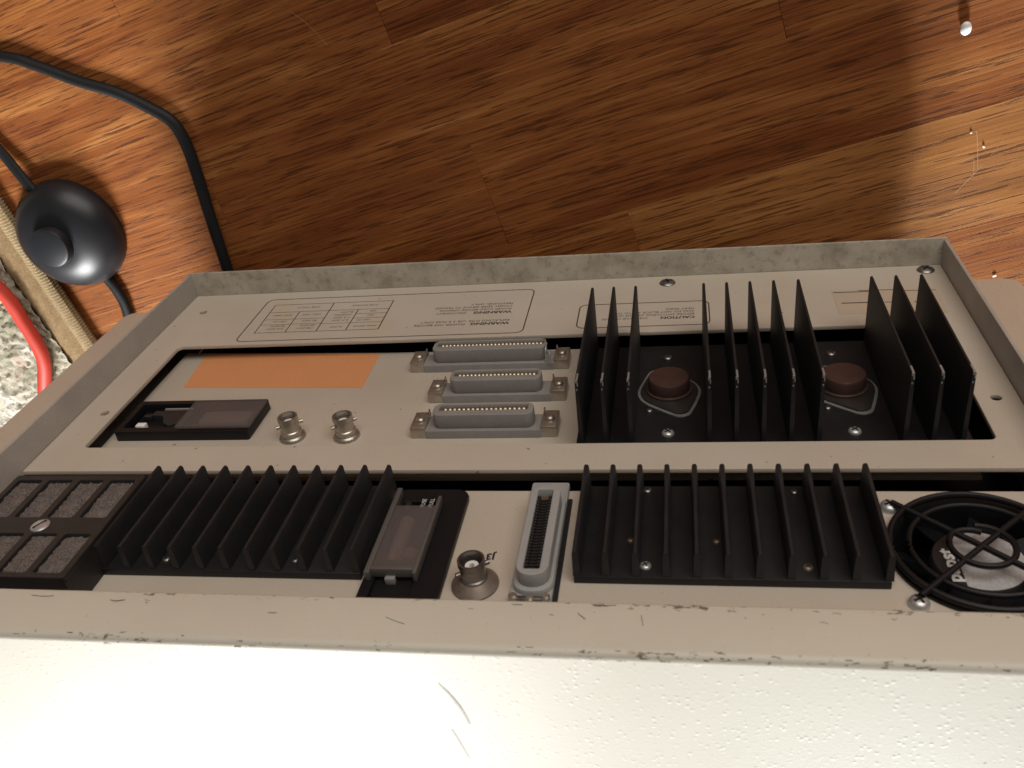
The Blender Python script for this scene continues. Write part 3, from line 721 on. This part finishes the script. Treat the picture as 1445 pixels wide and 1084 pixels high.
# upright power inlet
mb = MB(); mb_plate(mb, [rrect(171.5, 200, 180.5, 250, (1, 1, 3.5, 4.5)), rrect(175.5, 190, 188, 246, 0.6)], -5.98, -3.4, 'plastic_black', 0.3)
mb.box(172, 199.5, -5.99, -5.2, 182, 249)
pin2 = obj('power_inlet', mb, 'plastic_black', I); pin2['label'] = 'black power inlet standing upright beside the low heat sink'
mb = MB(); mb.box(174.6, 189.9, -0.6, 0.4, 195, 229.2, 0.2); obj('sliding_window', mb, 'smoke', pin2)
mb = MB(); mb.box(172.6, 174.6, -3.4, 0.5, 184.5, 231.5, 0.3); obj('window_rail', mb, 'rail_clear', pin2)
mb = MB(); mb.box(189.9, 191.3, -3.4, 0.6, 189.5, 231.5, 0.3); obj('window_rail', mb, 'rail_clear', pin2)
mb = MB(); mb.box(174.6, 189.9, -3.2, 0.55, 227.6, 229.8, 0.3); obj('window_rail', mb, 'rail_clear', pin2)
mb = MB(); mb.tube([(180, -3.2, 200), (180, -3.2, 222)], 2.6, 14); obj('fuse', mb, 'gray', pin2)
mb = MB(); mb.tube([(180, -3.2, 218.5), (180, -3.2, 224)], 2.8, 14); obj('fuse_clip', mb, 'nickel', pin2); mb = MB(); mb.tube([(185.5, -3.6, 217), (185.5, -3.6, 222.5)], 3.0, 14); obj('fuse_clip', mb, 'nickel', pin2)
mb = MB(); mb.box(179.6, 183.2, -5.2, -2.4, 229.6, 231.5, 0.3); obj('contact_prong', mb, 'gray', pin2)
mb = MB(); mb.box(176.5, 178.8, -5.2, -2.6, 189, 193, 0.4); obj('contact_prong', mb, 'plastic_dark', pin2)
obj('lettering', text_mesh([('FUSE', 184.1, 191.6, 2.4, 1.0, False, L_), ('PULL', 187.2, 191.6, 2.4, 1.0, False, L_)], 'ink_white', -3.34, (0, 0, -1), (-1, 0, 0)), None, pin2)

b3 = bnc(210.8, -6, 229.6, 8.2, 4.7, 11.4, 'bronze', 2.5)

# upright grey bus socket with ribbed contacts
mb = MB(); mb.prism(rrect(223.6, 238.0, 175.5, 246, 1.0), -5.98, -3.8, 0.5)
mb.prism(rrect(224.4, 238.2, 186.0, 236.5, 5.5), -3.9, -1.6, 0.9)
mb_plate(mb, [rrect(225.9, 236.9, 187.4, 234.9, 5.2, 8), rrect(228.5, 234.0, 190.0, 231.8, 0.3, 1)], -1.7, 4.0, 'gray_light', 0.4)
gp = obj('bus_socket', mb, 'gray_light', I); gp['label'] = 'upright light grey socket with a long slot of ribbed contacts'
mb = MB(); mb.box(228.0, 234.5, -1.65, 0.8, 189.4, 232.4); obj('slot_insert', mb, 'copperdark', gp)
mb = MB()
for k in range(24):
    z = 193.2 + 36.0 * k / 23
    mb.box(232.6, 233.95, 0.8, 3.3, z - 0.45, z + 0.45, 0.12, 1); mb.box(228.55, 229.7, 0.8, 3.3, z - 0.45, z + 0.45, 0.12, 1)
    mb.box(229.7, 232.6, 0.8, 1.5, z - 0.4, z + 0.4)
obj('contact_row', mb, 'plastic_dark', gp)
mb = MB(); mb.box(238.1, 239.7, -5.98, -5.2, 184, 247); obj('socket_gap_shade', mb, 'cavity', gp)  # black strip stands in for the shadowed gap beside the socket
for x in (225.4, 236.2, 231):
    q = MB(); q.lathe([(1.5, 0), (1.5, 1.6), (1.0, 2.2), (0, 2.3)], c=(x, -3.8, 238.2 + (0.9 if x == 231 else 0)), n=14); obj('stud', q, 'nickel', gp)
q = MB(); q.box(226.5, 235.2, -3.9, -2.6, 237.4, 239.2, 0.4); obj('latch_bar', q, 'darksteel', gp)

# cooling fan behind its wire guard
mb = MB(); mb.lathe([(27.4, -6.2), (28.6, -5.95), (28.6, -5.2), (26.9, -5.0), (26.2, -6.5), (26.2, -26), (0, -26)], c=(FX, 0, FZc), n=56)
fan = obj('cooling_fan', mb, 'plastic_black', I)
mb = MB(); mb.lathe([(14.6, -24), (14.6, -9.2), (14.0, -8.4), (0, -8.4)], c=(FX, 0, FZc), n=48); hub = obj('hub', mb, 'plastic_dark', fan)
lab = []
for i in range(49):
    a = 2 * PI * i / 48; x, z = 13.9 * math.cos(a), 13.9 * math.sin(a)
    if x > -6.6: lab.append((a, x, z))
chz = math.sqrt(13.9 ** 2 - 6.6 ** 2)
pts = [(x, z) for a, x, z in sorted([(((a + PI) % (2 * PI)) - PI, x, z) for a, x, z in lab])]
dd_ = []
for q_ in pts:
    if not dd_ or (Vector(q_) - Vector(dd_[-1])).length > 0.1: dd_.append(q_)
pts = [(-6.6, -chz)] + dd_ + [(-6.6, chz)]
mb = MB(); mb.prism([(FX + x, FZc + z) for x, z in pts], -8.4, -8.3); obj('hub_label', mb, 'hub_label', fan)
obj('lettering', text_mesh([('papst', FX - 7.5, FZc + 10.4, 6.2, 1.17, True, L_)], 'ink_white', -8.34, (0, 0, -1), (-1, 0, 0)), None, fan)
bl = MB()
for i in range(8):
    t = bmesh.new(); a0 = i * PI / 4
    g = []
    for k in range(5):
        a = a0 + 0.62 * k / 4; y = -11 - 2.4 * k
        g.append([t.verts.new((FX + r * math.cos(a + (r - 14) * 0.012), y, FZc + r * math.sin(a + (r - 14) * 0.012))) for r in (14.3, 20, 25.4)])
    for k in range(4):
        for j in range(2): t.faces.new((g[k][j], g[k][j + 1], g[k + 1][j + 1], g[k + 1][j]))
    one = MB(); one.merge(t); obj('blade', one, 'plastic_black', fan)
gd = MB(); gy = -3.2
for r in (27.6, 21.6):
    gd.tube([(FX + r * math.cos(a), gy, FZc + r * math.sin(a)) for a in [2 * PI * i / 64 for i in range(64)]], 1.1 if r > 25 else 0.9, 8, closed=True)
sp_ = []
for i in range(64):
    a = math.radians(-78) + math.radians(-372) * i / 63
    rr = 6.6 + 3.1 * min(1, i / 11)
    sp_.append((FX + rr * math.cos(a), gy + 0.9, FZc + rr * math.sin(a)))
gd.tube(sp_, 1.05, 8)
for sx in (1, -1):
    gd.tube([(FX - 23.2, gy + 0.4, FZc - sx * 22.6), (FX, gy + 0.7, FZc), (FX + 23.2, gy + 0.4, FZc + sx * 22.6)], 1.05, 8)
gd_o = obj('wire_guard', gd, 'plastic_black', fan)
for x in (-1, 1):
    for z in (-1, 1):
        screw(fan, FX + x * 23.6, -5.95, FZc + z * 23.2, 3.3, 2.6, 'chrome', True, 0.5)

# ------------------------------------------------------------------ things on the floor
fs = root('foot_switch', 'round black inline foot switch on its cord beside the rug', 'switch', (-79, 37, FZ))
mb = MB(); mb.lathe([(0, 0), (32.6, 0), (33.2, 1.0), (33.2, 5.0), (32.2, 8.2), (29.5, 13), (24.5, 17.4), (18.5, 20.2), (13.6, 21.4), (0, 21.6)], axis='Z', n=56)
fb = obj('dome', mb, 'switch', fs)
mb = MB(); mb.lathe([(13.2, 21.0), (13.0, 21.5), (12.2, 21.6)], axis='Z', n=40); obj('button_gap', mb, 'cavity', fs)
mb = MB(); mb.lathe([(12.0, 19), (12.0, 25.5), (11.3, 26.8), (9.6, 27.4), (0, 27.9)], axis='Z', n=40); obj('button', mb, 'switch', fs)
def cord(name, pts, r, parent, flat, tw):
    P = spline(pts, 10); n_ = len(P); q = MB()
    q.tube(P, r, 12, flat=flat, twist=[tw[0] + (tw[1] - tw[0]) * i / (n_ - 1) for i in range(n_)]); return obj(name, q, 'cord', parent)
o_ = Vector((-79, 37, FZ))
def lc(p): return tuple(Vector(p) - o_)
cord('cord', [lc(q) for q in ((-190, 205, -16.8), (-150, 160, -16.5), (-118, 112, -16.5), (-104, 90, -16), (-98, 79, -15), (-88, 62, -12))], 3.2, fs, 0.72, (0.2, 0.0))
cord('cord', [lc(q) for q in ((-72, 20, -13), (-67.5, 9, -16), (-63, -2, -16.6), (-61.5, -16, -16.8), (-66, -45, -16.8), (-80, -85, -16.8), (-110, -140, -16.8))], 3.2, fs, 0.72, (0.0, 0.3))
pc = cord('power_cord', [(-190, 150, -17), (-140, 148, -17), (-81, 140, -17), (-62, 133.6, -17), (-40.5, 123.6, -17), (-20, 115.8, -17), (-4, 106.5, -17), (7.6, 97.6, -16.8), (12.0, 84.6, -16.6), (13.2, 66, -16.4), (13.6, 42.6, -16.2), (14.5, 9, -16.2), (15, -40, -16.5), (20, -120, -17)], 3.3, None, 0.74, (1.1, 0.1))
tag(pc, 'thin black cord bending across the wood floor and under the instrument', 'cord')
q = MB(); q.tube(spline([(-210, 90, -9), (-165, 45, -8), (-136, 7.5, -7.5), (-129, -16, -7.5), (-126, -41, -7.5), (-134, -64, -7.5), (-150, -100, -8), (-180, -150, -9)], 10), 4.4, 14)
tag(obj('red_cable', q, 'red'), 'thick red cable curving over the cream rug', 'cable')
mb = MB(); t = bmesh.new(); bmesh.ops.create_uvsphere(t, u_segments=20, v_segments=12, radius=1); mb.merge(t, Matrix.Diagonal((2.5, 3.1, 1.7, 1)))
tag(obj('bead', mb, 'bead', None, (412.5, 110, FZ + 1.7)), 'small white oval bead on the sunlit boards', 'bead')
random.seed(11)
for k, (x, y, lab_) in enumerate(((443, -17, 'bright crumb right beside the instrument\'s right side rail'), (421.5, 60.5, 'tiny pale crumb at the edge of the light patch, nearer the bead'), (428.2, 53, 'tiny pale crumb in the light patch, farther from the bead'), (436, 123, 'pale sliver of a crumb on the far lit boards beyond the bead'))):
    mb = MB(); t = bmesh.new(); bmesh.ops.create_icosphere(t, subdivisions=1, radius=1)
    for v in t.verts: v.co *= random.uniform(0.7, 1.2)
    mb.merge(t, Matrix.Rotation(random.uniform(0, 3), 4, 'Z') @ Matrix.Diagonal((1.3 if k in (0, 3) else 0.7, 0.6, 0.35, 1)))
    tag(obj('crumb', mb, 'crumb', None, (x, y, FZ + 0.4)), lab_, 'crumb', 'crumbs on the floor')
